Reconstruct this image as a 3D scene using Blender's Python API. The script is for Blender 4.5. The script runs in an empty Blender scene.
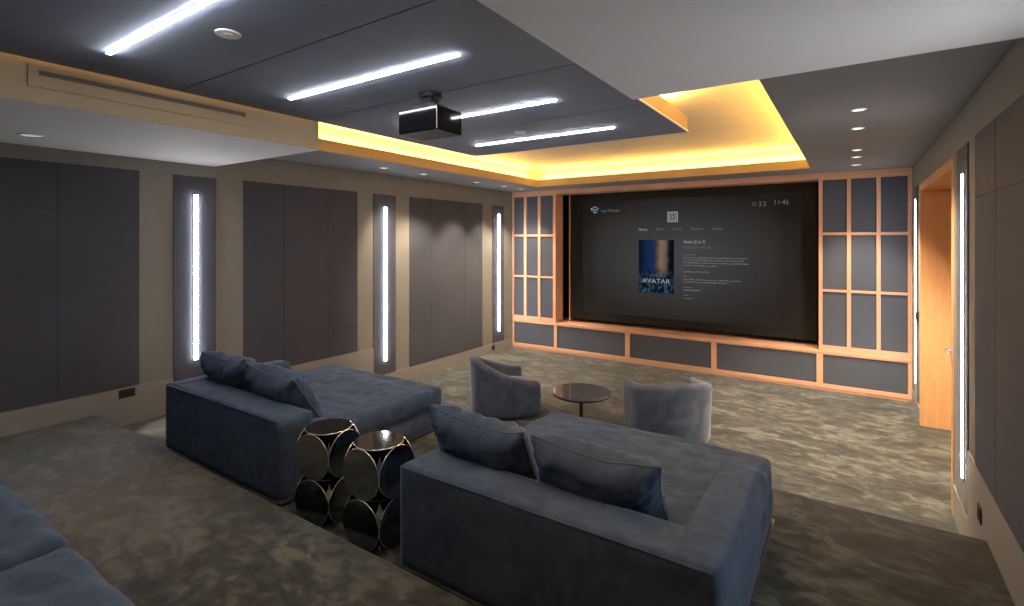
import bpy, bmesh, math, random
from mathutils import Vector, Matrix, noise
random.seed(7)
S = bpy.context.scene
COL = S.collection
PI = math.pi

# ------------------------------------------------------------------ room constants (metres)
XL, XR = -4.995, 0.572
YB = 7.46            # face of the built-in
YREAR = -3.2
Z0, Z1, Z2 = -0.03, 0.32, 0.46
Y1, Y2 = 3.51, 1.51  # riser lines
CL, CH = 2.54, 2.69  # soffit levels
CLOUD = 2.75
CTOP = 2.97

# ------------------------------------------------------------------ materials
def node(nt, t, **kw):
    n = nt.nodes.new(t)
    for k, v in kw.items():
        setattr(n, k, v)
    return n

def mat(name, col, rough=0.6, metal=0.0, spec=0.5, sheen=0.0, noise_amt=0.0, nscale=5.0, bump=0.0, bscale=80.0,
        col2=None, emis=None, estr=0.0, coat=0.0, stretch=(1, 1, 1), detail=4.0, sheen_tint=None, ramp=(0.35, 0.65)):
    m = bpy.data.materials.new(name); m.use_nodes = True
    nt = m.node_tree; b = nt.nodes['Principled BSDF']
    b.inputs['Base Color'].default_value = (*col, 1)
    b.inputs['Roughness'].default_value = rough
    b.inputs['Metallic'].default_value = metal
    b.inputs['Specular IOR Level'].default_value = spec
    b.inputs['Sheen Weight'].default_value = sheen
    b.inputs['Sheen Roughness'].default_value = 0.4
    if sheen_tint: b.inputs['Sheen Tint'].default_value = (*sheen_tint, 1)
    b.inputs['Coat Weight'].default_value = coat
    if emis:
        b.inputs['Emission Color'].default_value = (*emis, 1)
        b.inputs['Emission Strength'].default_value = estr
    tc = node(nt, 'ShaderNodeTexCoord')
    mp = node(nt, 'ShaderNodeMapping'); mp.inputs['Scale'].default_value = stretch
    nt.links.new(tc.outputs['Object'], mp.inputs['Vector'])
    if col2:
        n = node(nt, 'ShaderNodeTexNoise'); n.inputs['Scale'].default_value = nscale; n.inputs['Detail'].default_value = detail
        n.inputs['Distortion'].default_value = noise_amt
        nt.links.new(mp.outputs['Vector'], n.inputs['Vector'])
        r = node(nt, 'ShaderNodeValToRGB')
        r.color_ramp.elements[0].color = (*col, 1); r.color_ramp.elements[1].color = (*col2, 1)
        r.color_ramp.elements[0].position = ramp[0]; r.color_ramp.elements[1].position = ramp[1]
        nt.links.new(n.outputs['Fac'], r.inputs['Fac'])
        nt.links.new(r.outputs['Color'], b.inputs['Base Color'])
    if bump:
        n2 = node(nt, 'ShaderNodeTexNoise'); n2.inputs['Scale'].default_value = bscale; n2.inputs['Detail'].default_value = 3
        nt.links.new(mp.outputs['Vector'], n2.inputs['Vector'])
        bp = node(nt, 'ShaderNodeBump'); bp.inputs['Strength'].default_value = bump; bp.inputs['Distance'].default_value = 0.01
        nt.links.new(n2.outputs['Fac'], bp.inputs['Height'])
        nt.links.new(bp.outputs['Normal'], b.inputs['Normal'])
    return m

def emit(name, col, s):
    m = bpy.data.materials.new(name); m.use_nodes = True
    nt = m.node_tree; nt.nodes.clear()
    e = node(nt, 'ShaderNodeEmission'); e.inputs['Color'].default_value = (*col, 1); e.inputs['Strength'].default_value = s
    o = node(nt, 'ShaderNodeOutputMaterial'); nt.links.new(e.outputs[0], o.inputs[0])
    return m

M = {}
M['wall'] = mat('wall_fabric', (0.280, 0.280, 0.266), 0.9, spec=0.2, col2=(0.260, 0.260, 0.246), nscale=3, bump=0.15, bscale=260)
M['base'] = mat('baseboard_paint', (0.315, 0.310, 0.290), 0.55)
M['panel'] = mat('acoustic_fabric', (0.086, 0.095, 0.125), 0.9, spec=0.15, sheen=0.15, col2=(0.077, 0.085, 0.112), nscale=2.5, bump=0.2, bscale=300)
M['groove'] = mat('groove_dark', (0.045, 0.045, 0.05), 0.9)
M['soffit'] = mat('soffit_paint_lit', (0.84, 0.86, 0.89), 0.75, spec=0.3)  # pale copy of the soffit paint; brighter light put into the colour
M['soffit_shaded'] = mat('soffit_paint_shaded', (0.24, 0.25, 0.265), 0.7, spec=0.3)  # same paint as the low soffits, its dimmer light put into the colour
M['fascia'] = mat('fascia_paint', (0.33, 0.26, 0.17), 0.7, spec=0.3)
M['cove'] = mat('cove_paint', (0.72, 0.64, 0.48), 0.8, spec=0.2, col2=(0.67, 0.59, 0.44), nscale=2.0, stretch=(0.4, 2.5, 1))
M['cloud'] = mat('cloud_fabric', (0.185, 0.222, 0.310), 0.85, spec=0.2, sheen=0.1, col2=(0.170, 0.205, 0.288), nscale=2.0, bump=0.15, bscale=300)
M['wood'] = mat('oak_veneer', (0.78, 0.45, 0.29), 0.42, spec=0.4, col2=(0.71, 0.39, 0.24), nscale=6, stretch=(6, 6, 0.6), noise_amt=0.4)
M['wooddoor'] = mat('door_veneer', (0.72, 0.43, 0.22), 0.45, spec=0.3, col2=(0.67, 0.385, 0.185), nscale=6, stretch=(6, 6, 0.5), noise_amt=0.4)
M['woodh'] = mat('oak_veneer_horizontal', (0.78, 0.45, 0.29), 0.42, spec=0.4, col2=(0.71, 0.39, 0.24), nscale=6, stretch=(0.6, 6, 6), noise_amt=0.4)
M['cabpanel'] = mat('cabinet_fabric', (0.085, 0.098, 0.128), 0.85, spec=0.2, sheen=0.1, bump=0.15, bscale=300)
M['black'] = mat('black_velvet', (0.012, 0.012, 0.011), 0.9, spec=0.1)
M['mask'] = mat('screen_mask_fabric', (0.021, 0.0225, 0.021), 0.9, spec=0.1)
M['velvet'] = mat('blue_velvet', (0.033, 0.053, 0.092), 0.9, spec=0.12, sheen=0.26, col2=(0.064, 0.098, 0.160), nscale=8, noise_amt=1.2, bump=0.3, bscale=26, sheen_tint=(0.55, 0.7, 1.0), detail=8, ramp=(0.30, 0.72))
M['velvetback'] = M['velvet']
M['velvetgrey'] = mat('grey_blue_velvet', (0.062, 0.082, 0.122), 0.9, spec=0.12, sheen=0.4, col2=(0.102, 0.130, 0.182), nscale=5, noise_amt=1.3, detail=6, bump=0.15, bscale=14, sheen_tint=(0.8, 0.8, 0.95))
M['seam'] = mat('velvet_seam', (0.045, 0.058, 0.085), 0.85, sheen=0.3)
M['welt'] = mat('velvet_piping', (0.070, 0.100, 0.155), 0.85, sheen=0.4)
M['chrome'] = mat('brass_chrome', (0.80, 0.74, 0.62), 0.25, metal=1.0)
M['smoke'] = mat('smoked_mirror', (0.24, 0.235, 0.22), 0.08, metal=1.0)
M['smoketop'] = mat('smoked_mirror_top', (0.36, 0.345, 0.32), 0.07, metal=1.0)
M['rim'] = mat('polished_rim', (0.85, 0.83, 0.78), 0.12, metal=1.0)
M['tabletop'] = mat('mirror_glass_top', (0.40, 0.40, 0.44), 0.07, metal=0.75)
M['darkmetal'] = mat('dark_metal', (0.02, 0.02, 0.02), 0.35, metal=0.6)
M['nickel'] = mat('brushed_nickel', (0.6, 0.56, 0.5), 0.3, metal=1.0)
M['plastic'] = mat('black_plastic', (0.006, 0.006, 0.0065), 0.07, spec=0.25)
M['plasticmat'] = mat('black_plastic_matt', (0.02, 0.018, 0.016), 0.6)
M['white'] = mat('white_plastic', (0.7, 0.7, 0.7), 0.5)
M['vent'] = mat('vent_slats', (0.16, 0.12, 0.08), 0.7)
M['switch'] = mat('dark_plate', (0.02, 0.02, 0.02), 0.4)
M['led'] = emit('white_led', (1.0, 0.97, 0.97), 17.0)
M['ledceil'] = emit('white_led_ceiling', (0.97, 0.97, 1.0), 27.0)
M['ledwarm'] = emit('warm_led', (1.0, 0.57, 0.125), 50.0)
M['ledglow'] = emit('warm_led_edge', (1.0, 0.60, 0.19), 4.0)
M['ledspot'] = emit('warm_led_strong', (1.0, 0.62, 0.2), 110.0)
M['dlens'] = emit('downlight_lens', (1.0, 0.93, 0.82), 0.8)
M['dlensdim'] = emit('downlight_lens_dim', (0.95, 0.97, 1.0), 0.16)
M['text'] = emit('screen_text', (0.8, 0.8, 0.8), 0.14)
M['textdim'] = emit('screen_text_dim', (0.8, 0.8, 0.82), 0.06)
M['textblue'] = emit('screen_text_blue', (0.45, 0.65, 0.8), 0.2)

def carpet():
    m = bpy.data.materials.new('silk_carpet'); m.use_nodes = True
    nt = m.node_tree; b = nt.nodes['Principled BSDF']
    b.inputs['Roughness'].default_value = 0.9; b.inputs['Specular IOR Level'].default_value = 0.15
    b.inputs['Sheen Weight'].default_value = 0.25; b.inputs['Sheen Roughness'].default_value = 0.5
    tc = node(nt, 'ShaderNodeTexCoord')
    mp = node(nt, 'ShaderNodeMapping'); mp.inputs['Scale'].default_value = (1, 1.5, 1); mp.inputs['Rotation'].default_value = (0, 0, 0.5)
    nt.links.new(tc.outputs['Object'], mp.inputs['Vector'])
    n1 = node(nt, 'ShaderNodeTexNoise'); n1.inputs['Scale'].default_value = 2.3; n1.inputs['Detail'].default_value = 7; n1.inputs['Roughness'].default_value = 0.62; n1.inputs['Distortion'].default_value = 0.9
    n2 = node(nt, 'ShaderNodeTexNoise'); n2.inputs['Scale'].default_value = 9.0; n2.inputs['Detail'].default_value = 4; n2.inputs['Distortion'].default_value = 0.7
    n3 = node(nt, 'ShaderNodeTexNoise'); n3.inputs['Scale'].default_value = 240; n3.inputs['Detail'].default_value = 1
    for n in (n1, n2, n3): nt.links.new(mp.outputs['Vector'], n.inputs['Vector'])
    mx = node(nt, 'ShaderNodeMix'); mx.data_type = 'FLOAT'; mx.inputs[0].default_value = 0.42
    nt.links.new(n1.outputs['Fac'], mx.inputs[2]); nt.links.new(n2.outputs['Fac'], mx.inputs[3])
    r = node(nt, 'ShaderNodeValToRGB')
    e = r.color_ramp.elements
    e[0].position = 0.41; e[0].color = (0.021, 0.025, 0.023, 1)
    e[1].position = 0.60; e[1].color = (0.120, 0.126, 0.112, 1)
    k = e.new(0.5); k.color = (0.046, 0.052, 0.047, 1)
    nt.links.new(mx.outputs[0], r.inputs['Fac']); nt.links.new(r.outputs['Color'], b.inputs['Base Color'])
    ad = node(nt, 'ShaderNodeMath'); ad.operation = 'MULTIPLY_ADD'; ad.inputs[1].default_value = 0.25
    nt.links.new(n3.outputs['Fac'], ad.inputs[0]); nt.links.new(mx.outputs[0], ad.inputs[2])
    bp = node(nt, 'ShaderNodeBump'); bp.inputs['Strength'].default_value = 0.5; bp.inputs['Distance'].default_value = 0.02
    nt.links.new(ad.outputs[0], bp.inputs['Height']); nt.links.new(bp.outputs['Normal'], b.inputs['Normal'])
    return m
M['carpet'] = carpet()

# ------------------------------------------------------------------ object helpers
def link(name, bm, m, parent=None, smooth=False, loc=None):
    me = bpy.data.meshes.new(name)
    bmesh.ops.recalc_face_normals(bm, faces=bm.faces[:])
    bm.to_mesh(me); bm.free()
    for k in (m if isinstance(m, (list, tuple)) else [m]): me.materials.append(k)
    if smooth:
        for p in me.polygons: p.use_smooth = True
    o = bpy.data.objects.new(name, me); COL.objects.link(o)
    if parent is not None: o.parent = parent
    if loc is not None: o.location = loc
    return o

def tag(o, label=None, cat=None, group=None, kind=None):
    if label: o['label'] = label
    if cat: o['category'] = cat
    if group: o['group'] = group
    if kind: o['kind'] = kind
    return o

def thing(name, label, cat, loc=(0, 0, 0), rz=0, group=None):
    o = bpy.data.objects.new(name, None); COL.objects.link(o)
    o.location = loc; o.rotation_euler = (0, 0, rz); o.empty_display_size = 0.1
    return tag(o, label, cat, group)

def box(bm, x0, x1, y0, y1, z0, z1, mi=0):
    vs = [bm.verts.new(p) for p in ((x0, y0, z0), (x1, y0, z0), (x1, y1, z0), (x0, y1, z0), (x0, y0, z1), (x1, y0, z1), (x1, y1, z1), (x0, y1, z1))]
    fs = []
    for f in ((0, 3, 2, 1), (4, 5, 6, 7), (0, 1, 5, 4), (1, 2, 6, 5), (2, 3, 7, 6), (3, 0, 4, 7)):
        k = bm.faces.new([vs[i] for i in f]); k.material_index = mi; fs.append(k)
    return vs, fs

def bmbox(*a, bev=0.0, seg=2):
    bm = bmesh.new(); box(bm, *a)
    if bev: bmesh.ops.bevel(bm, geom=bm.edges[:], offset=bev, segments=seg, affect='EDGES', profile=0.5)
    return bm

def cyl(bm, c, r, h, seg=32, axis='Z', r2=None):
    mt = Matrix.Translation(c)
    if axis == 'X': mt = mt @ Matrix.Rotation(PI / 2, 4, 'Y')
    if axis == 'Y': mt = mt @ Matrix.Rotation(PI / 2, 4, 'X')
    return bmesh.ops.create_cone(bm, cap_ends=True, segments=seg, radius1=r, radius2=r if r2 is None else r2, depth=h, matrix=mt)

def tube(bm, pts, r, seg=8, closed=False):
    n = len(pts); rings = []
    for i, p in enumerate(pts):
        p = Vector(p)
        a = Vector(pts[i - 1] if (i > 0 or closed) else pts[i]); b = Vector(pts[(i + 1) % n] if (i < n - 1 or closed) else pts[i])
        t = (b - a).normalized()
        up = Vector((0, 0, 1)) if abs(t.z) < 0.95 else Vector((1, 0, 0))
        s = t.cross(up).normalized(); u = s.cross(t).normalized()
        rings.append([bm.verts.new(p + (s * math.cos(2 * PI * k / seg) + u * math.sin(2 * PI * k / seg)) * r) for k in range(seg)])
    for i in range(n if closed else n - 1):
        A, B = rings[i], rings[(i + 1) % n]
        for k in range(seg): bm.faces.new((A[k], A[(k + 1) % seg], B[(k + 1) % seg], B[k]))
    if not closed:
        bm.faces.new(rings[0]); bm.faces.new(rings[-1][::-1])

def struct(name, bm, m, **k):
    return tag(link(name, bm, m, **k), kind='structure')

def softbox(x0, x1, y0, y1, z0, z1, r=0.04, res=0.05, puff=(0, 0, 0), namp=0.0, nsc=3.0, seed=0.0, crease=0.0):
    """rounded, padded block: every face is a fine grid pulled onto a rounded box, then puffed and wrinkled"""
    bm = bmesh.new()
    c = Vector(((x0 + x1) / 2, (y0 + y1) / 2, (z0 + z1) / 2)); h = Vector(((x1 - x0) / 2, (y1 - y0) / 2, (z1 - z0) / 2))
    n = [max(4, int(round(2 * h[i] / res))) for i in range(3)]
    def sp(k, i):   # denser near the rims
        t = 2 * k / n[i] - 1
        return math.copysign(1 - (1 - abs(t)) ** 1.25, t)
    cache = {}
    def V(ix, iy, iz):
        key = (ix, iy, iz)
        if key in cache: return cache[key]
        u = Vector((sp(ix, 0), sp(iy, 1), sp(iz, 2)))
        p = Vector((u.x * h.x, u.y * h.y, u.z * h.z))
        q = Vector([max(-(h[i] - r), min(h[i] - r, p[i])) for i in range(3)])
        d = p - q
        if d.length > 1e-9:
            nn = d.normalized(); p = q + nn * r
        else: nn = Vector((0, 0, 1))
        if d.length > 1e-9:
            pass
        fx = (1 - u.y ** 4) * (1 - u.z ** 2); fy = (1 - u.x ** 4) * (1 - u.z ** 2); fz = (1 - u.x ** 4) * (1 - u.y ** 4)
        p.x += puff[0] * fx * u.x; p.y += puff[1] * fy * u.y; p.z += puff[2] * fz * u.z
        if namp:
            w = p + c
            a = noise.noise(w * nsc + Vector((seed, 0, 0))); b = noise.noise(w * nsc * 2.7 + Vector((0, seed, 3)))
            cr = -abs(noise.noise(Vector((w.x * nsc * 1.2, w.y * nsc * 2.6, w.z * nsc)) + Vector((seed, 9, 0)))) * crease
            p += nn * (a + 0.4 * b) * namp + nn * cr * namp * 3
        v = bm.verts.new(p + c); cache[key] = v
        return v
    N = n
    for iz in (0, N[2]):
        for i in range(N[0]):
            for j in range(N[1]): bm.faces.new((V(i, j, iz), V(i + 1, j, iz), V(i + 1, j + 1, iz), V(i, j + 1, iz)))
    for iy in (0, N[1]):
        for i in range(N[0]):
            for j in range(N[2]): bm.faces.new((V(i, iy, j), V(i + 1, iy, j), V(i + 1, iy, j + 1), V(i, iy, j + 1)))
    for ix in (0, N[0]):
        for i in range(N[1]):
            for j in range(N[2]): bm.faces.new((V(ix, i, j), V(ix, i + 1, j), V(ix, i + 1, j + 1), V(ix, i, j + 1)))
    return bm

def pillow_bm(w, h, t, seed=0.0, n=34, amp=0.014):
    """cushion standing in the XZ plane, bottom edge at z=0, thickness along y"""
    bm = bmesh.new(); G = {}
    def P(i, j, s):
        u = 2 * i / n - 1; v = 2 * j / n - 1
        edge = (i in (0, n) or j in (0, n))
        key = (i, j, 0 if edge else s)
        if key in G: return G[key]
        x = w / 2 * u * (1 - 0.07 * (1 - abs(v) ** 2.0) * abs(u) ** 3)
        z = h / 2 * v * (1 - 0.10 * (1 - abs(u) ** 2.0) * abs(v) ** 3)
        th = t / 2 * max(0, (1 - u ** 4) * (1 - v ** 4)) ** 0.55
        if v < 0: th *= 1 + 0.18 * (1 - u * u) * -v
        yy = s * th
        if not edge:
            q = Vector((u * 2.2 + seed, v * 2.2, s * 5 + seed))
            rim = max(abs(u), abs(v))
            yy += s * amp * noise.noise(q * 1.2) * 0.9
            yy += s * amp * 0.35 * noise.noise(Vector((u * 9 + seed, v * 5, s * 3)))
            # gathers running in from the seams
            yy += s * amp * 1.7 * rim * noise.noise(Vector((u * 7 * (1 if abs(v) > abs(u) else 1.6) + seed, v * (1.6 if abs(v) > abs(u) else 7), s + seed)))
        x += 0.008 * noise.noise(Vector((u * 2, v * 2, seed + 5)))
        z += 0.012 * noise.noise(Vector((u * 2.5, v * 2, seed + 9)))
        if v > 0: z -= 0.028 * (1 - u * u) * v
        G[key] = bm.verts.new((x, yy, z + h / 2)); return G[key]
    for s in (-1, 1):
        for i in range(n):
            for j in range(n):
                bm.faces.new((P(i, j, s), P(i + 1, j, s), P(i + 1, j + 1, s), P(i, j + 1, s)))
    rim = [P(i, 0, 1).co.copy() for i in range(n)] + [P(n, j, 1).co.copy() for j in range(n)] + \
          [P(n - i, n, 1).co.copy() for i in range(n)] + [P(0, n - j, 1).co.copy() for j in range(n)]
    return bm, rim

# ------------------------------------------------------------------ floor tiers
struct('floor', bmbox(XL - 0.1, XR + 0.6, Y1 - 0.15, 8.3, Z0 - 0.1, Z0), M['carpet'])
def tier(name, y0, y1, zt):
    # carpeted step with a rounded nosing
    bm = bmesh.new(); r = 0.022; prof = [(y0, zt)]
    for k in range(9):
        a = PI / 2 * k / 8
        prof.append((y1 - r + r * math.sin(a), zt - r + r * math.cos(a)))
    prof += [(y1, Z0 - 0.1), (y0, Z0 - 0.1)]
    A = [bm.verts.new((XL, y, z)) for y, z in prof]; B = [bm.verts.new((XR, y, z)) for y, z in prof]
    bm.faces.new(A); bm.faces.new(B[::-1])
    for i in range(len(prof)): j = (i + 1) % len(prof); bm.faces.new((A[i], A[j], B[j], B[i]))
    o = struct(name, bm, M['carpet'])
    for p in o.data.polygons: p.use_smooth = abs(p.normal.x) < 0.5
    return o
tier('floor_middle_tier', Y2 - 0.1, Y1, Z1)
tier('floor_rear_tier', YREAR, Y2 + 0.03, Z2)

# ------------------------------------------------------------------ walls
struct('wall_left', bmbox(XL - 0.15, XL, YREAR, 8.3, -0.2, 3.2), M['wall'])
DY0, DY1, DZ = 4.60, 6.60, 2.37
bm = bmesh.new()
box(bm, XR, XR + 0.6, YREAR, DY0, -0.2, 3.2); box(bm, XR, XR + 0.6, DY1, 8.3, -0.2, 3.2); box(bm, XR, XR + 0.6, DY0, DY1, DZ, 3.2)
struct('wall_right', bm, M['wall'])
struct('wall_back', bmbox(XL - 0.15, XR + 0.6, 8.1, 8.25, -0.2, 3.2), M['black'])
struct('wall_rear', bmbox(XL - 0.15, XR + 0.6, YREAR - 0.15, YREAR, -0.2, 3.2), M['wall'])

# baseboards: the base line steps down at each light slot
def seglist(name, side, segs):
    bm = bmesh.new()
    for y0, y1, z0, z1 in segs:
        if side == 'L': box(bm, XL, XL + 0.010, y0, y1, z0, z1)
        else: box(bm, XR - 0.008, XR, y0, y1, z0, z1)
    return struct(name, bm, M['base'])
seglist('baseboard_left', 'L', [(YREAR, Y2, Z1, 0.63), (Y2, 2.065, Z1, 0.63), (2.065, Y1, Z1, 0.50), (Y1, 4.325, Z0, 0.50), (4.325, YB - 0.01, Z0, 0.125)])
seglist('baseboard_right', 'R', [(YREAR, Y2, Z2, 0.60), (Y2, Y1, Z1, 0.60), (Y1, 4.02, Z0, 0.60), (4.02, DY0 - 0.06, Z0, 0.19), (DY1 + 0.06, YB - 0.01, Z0, 0.125)])

# acoustic panels
def acoustic(side, y0, y1, z0, z1, ys, zs, label):
    X, d = (XL, 1) if side == 'L' else (XR, -1)
    g = 0.0014; bm = bmesh.new()
    xa, xb = sorted((X + d * 0.002, X + d * 0.006)); box(bm, xa, xb, y0, y1, z0, z1, 1)
    Ys = [y0] + [y for y in ys if y0 < y < y1] + [y1]; Zs = [z0] + [z for z in zs if z0 < z < z1] + [z1]
    xa, xb = sorted((X + d * 0.004, X + d * 0.010))
    for a, b in zip(Ys, Ys[1:]):
        for c, e in zip(Zs, Zs[1:]):
            t = bmesh.new(); vs, fs = box(t, xa, xb, a + g, b - g, c + g, e - g)
            bmesh.ops.bevel(t, geom=t.edges[:], offset=0.0025, segments=2, affect='EDGES')
            me = bpy.data.meshes.new('t'); t.to_mesh(me); t.free(); bm.from_mesh(me); bpy.data.meshes.remove(me)
    o = link('acoustic_panel', bm, [M['panel'], M['groove']])
    return tag(o, label, 'wall panel', 'fabric acoustic panels on the side walls')
acoustic('L', -1.0, 1.81, 0.635, 2.435, [-0.1, 1.28], [2.085], 'large dark grey fabric wall panel at the left edge of the photo')
acoustic('L', 2.69, 4.08, 0.505, 2.435, [3.12, 3.66], [2.085], 'dark grey fabric acoustic panel behind the left daybed, between two vertical lights')
acoustic('L', 4.95, 6.58, 0.13, 2.435, [5.38, 6.13], [2.085], 'tall dark grey fabric acoustic panel on the left wall nearest the screen')
acoustic('R', 2.45, 3.78, 0.605, 2.435, [1.9, 3.29], [2.085], 'dark grey fabric acoustic panel on the right wall at the right edge of the photo')

# vertical wall lights in dark fabric slots
def slot_light(side, yc, w, z0, zb, zt, label):
    X, d = (XL, 1) if side == 'L' else (XR, -1)
    t = thing('wall_light', label, 'wall light', (X, yc, z0), 0, 'vertical light bars on the side walls')
    xa, xb = sorted((0, d * 0.008))
    link('backing_panel', bmbox(xa, xb, -w / 2, w / 2, 0, 2.43 - z0, bev=0.002), M['panel'], t)
    xa, xb = sorted((d * 0.008, d * 0.014))
    o = 0.0 if side == 'L' else -0.07
    link('channel', bmbox(xa, xb, -0.022 + o, 0.022 + o, zb - z0 - 0.012, zt - z0 + 0.012, bev=0.003), M['darkmetal'], t)
    xa, xb = sorted((d * 0.010, d * (0.028 if side == 'L' else 0.019)))
    o = 0.0 if side == 'L' else -0.07
    link('light_strip', bmbox(xa, xb, -0.018 + o, 0.018 + o, zb - z0, zt - z0, bev=0.006), M['led'], t)
slot_light('L', 2.249, 0.365, 0.50, 0.76, 2.262, 'vertical white light bar on the left wall right behind the left daybed cushions')
slot_light('L', 4.512, 0.375, 0.12, 0.30, 2.273, 'vertical white light bar on the left wall beyond the end of the left daybed')
slot_light('L', 7.03, 0.33, 0.13, 0.31, 2.288, 'vertical white light bar in the left corner next to the wooden shelving')
slot_light('R', 7.03, 0.33, 0.13, 0.31, 2.288, 'slim vertical white light bar in the right corner between wooden cabinet and doorway')
slot_light('R', 4.205, 0.375, 0.20, 0.39, 2.258, 'long vertical white light bar on the right wall beside the near edge of the doorway')

slot_light('R', 2.15, 0.375, 0.605, 0.76, 2.26, 'unseen vertical white light bar added on the right wall to brighten the near soffit')  # unseen bar; inferred to continue the row, added to brighten the near soffit
# outlets and switch plates
def plate(name, side, y, z, w, h, label, cat):
    X, d = (XL, 1) if side == 'L' else (XR, -1)
    t = thing(name, label, cat, (X + d * 0.010, y, z))
    xa, xb = sorted((0, d * 0.006)); link('cover_plate', bmbox(xa, xb, -w / 2, w / 2, -h / 2, h / 2, bev=0.002), M['switch'], t)
    xa, xb = sorted((d * 0.005, d * 0.009))
    for k in ((-1, 1) if w > 0.1 else (0,)):
        link('socket', bmbox(xa, xb, k * w * 0.24 - 0.018, k * w * 0.24 + 0.018, -h * 0.3, h * 0.3, bev=0.0015), M['plasticmat'], t)
plate('wall_outlet', 'L', 1.72, 0.585, 0.115, 0.07, 'black double outlet in the left baseboard above the rear carpet tier', 'outlet')
plate('wall_outlet', 'L', 6.87, 0.055, 0.07, 0.075, 'small black outlet low on the left wall near the screen corner', 'outlet')
plate('wall_outlet', 'R', 3.64, 0.39, 0.075, 0.085, 'black outlet low on the right wall just above the carpeted step', 'outlet')
t = thing('light_switch', 'small dark switch on the right wall in the far corner beside the doorway', 'switch', (XR, 6.82, 1.05))
link('cover_plate', bmbox(-0.022, 0, -0.035, 0.035, -0.05, 0.05, bev=0.003), M['switch'], t)
link('rocker', bmbox(-0.028, -0.02, -0.015, 0.015, -0.03, 0.03, bev=0.002), M['nickel'], t)

# ------------------------------------------------------------------ doorway (deep wood-lined opening)
d = thing('door_1', None, None, (XR, DY0, Z0)); d['kind'] = 'structure'
DX = 0.5; H = DZ - Z0; W = DY1 - DY0
bm = bmesh.new(); box(bm, -0.004, DX, 0, 0.045, 0, H); link('near_jamb', bm, M['wooddoor'], d)
bm = bmesh.new(); box(bm, -0.004, DX, W - 0.02, W, 0, H); link('far_jamb', bm, M['wooddoor'], d)
bm = bmesh.new(); box(bm, -0.004, DX, 0.045, W - 0.02, H - 0.02, H); link('header', bm, M['wooddoor'], d)
bm = bmesh.new()
box(bm, -0.007, 0.0, -0.045, 0.0, 0, H + 0.045); box(bm, -0.007, 0.0, W, W + 0.04, 0, H + 0.045); box(bm, -0.007, 0, 0, W, H, H + 0.045)
link('casing', bm, M['wooddoor'], d)
bm = bmesh.new(); box(bm, DX - 0.01, DX + 0.035, 0.0, W, 0, H); link('door_leaf', bm, M['wooddoor'], d)
bm = bmesh.new(); box(bm, -0.010, -0.002, -0.02, 0.03, 1.06, 1.16); cyl(bm, (-0.02, 0.005, 1.115), 0.010, 0.03, 16, 'X'); box(bm, -0.038, -0.026, -0.035, 0.018, 1.10, 1.13)
bmesh.ops.bevel(bm, geom=bm.edges[:], offset=0.002, segments=2, affect='EDGES')
link('door_handle', bm, M['nickel'], d)

# ------------------------------------------------------------------ ceiling
XC0, XC1 = -3.41, -0.90      # low soffit faces
XF0, XF1 = -4.145, -0.41     # far tray lips
YL = 2.42                   # end of the low soffits
YF = 6.90                    # far lip
# U-shaped low soffit around the hanging panel
bm = bmesh.new()
box(bm, XL, XC0, YREAR, YL, CL, CTOP + 0.1)
ob = struct('ceiling_soffit_left', bm, [M['soffit'], M['fascia']])
for p in ob.data.polygons: p.material_index = 1 if p.normal.x > 0.5 else 0
bm = bmesh.new(); box(bm, XC1, XR, YREAR, YL - 0.01, CL, CTOP + 0.1)
struct('ceiling_soffit_right', bm, M['soffit'])
bm = bmesh.new(); box(bm, XC0, XC1, YREAR, -1.6, CL, CTOP + 0.1)
struct('ceiling_soffit_rear', bm, M['soffit'])
# far soffit ring with an upstanding lip
def lipring():
    bm = bmesh.new(); th = 0.10; ph = 2.80
    box(bm, XL, XF0, YL, 8.1, CH, CH + 0.03); box(bm, XF1, XR, YL - 0.01, 8.1, CH, CH + 0.03); box(bm, XF0, XF1, YF, 8.1, CH, CH + 0.03)
    box(bm, XF0 - 0.02, XF0, YL, YF + 0.02, CH + 0.03, ph); box(bm, XF1, XF1 + 0.02, YL, YF + 0.02, CH + 0.03, ph); box(bm, XF0, XF1, YF, YF + 0.02, CH + 0.03, ph)
    return bm
ob = struct('ceiling_tray', lipring(), [M['soffit_shaded'], M['fascia']])
for p in ob.data.polygons:
    c = p.center
    if p.normal.z > -0.5 and XF0 - 0.03 <= c.x <= XF1 + 0.03: p.material_index = 1
# cove back walls and upper ceiling
bm = bmesh.new()
BX0, BX1, BY = XF0 - 0.20, XF1 + 0.20, YF + 0.20
box(bm, BX0 - 0.05, BX0, YL, BY + 0.05, CH + 0.03, CTOP); box(bm, BX1, BX1 + 0.05, YL - 0.01, BY + 0.05, CH + 0.03, CTOP); box(bm, BX0, BX1, BY, BY + 0.05, CH + 0.03, CTOP)
box(bm, BX0 - 0.05, BX1 + 0.05, YREAR, BY + 0.05, CTOP, CTOP + 0.06)
struct('ceiling', bm, M['cove'])
# cove lighting: one strip per side
def strip(name, b, m, label, cat='cove light', group=None):
    bm = bmesh.new(); box(bm, *b); return tag(link(name, bm, m), label, cat, group)
g = 'warm strips hidden in the ceiling cove'
strip('cove_light', (XF0 - 0.15, XF0 - 0.13, YL + 0.05, YF, CH + 0.088, CH + 0.104), M['ledwarm'], 'warm glowing strip in the ceiling cove along the left side', group=g)
strip('cove_light', (XF1 + 0.13, XF1 + 0.15, YL + 0.05, YF, CH + 0.088, CH + 0.104), M['ledwarm'], 'warm glowing strip in the ceiling cove along the right side', group=g)
strip('cove_light', (XF0, XF1, YF + 0.13, YF + 0.15, CH + 0.088, CH + 0.104), M['ledwarm'], 'warm glowing strip in the ceiling cove above the screen wall', group=g)
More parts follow.
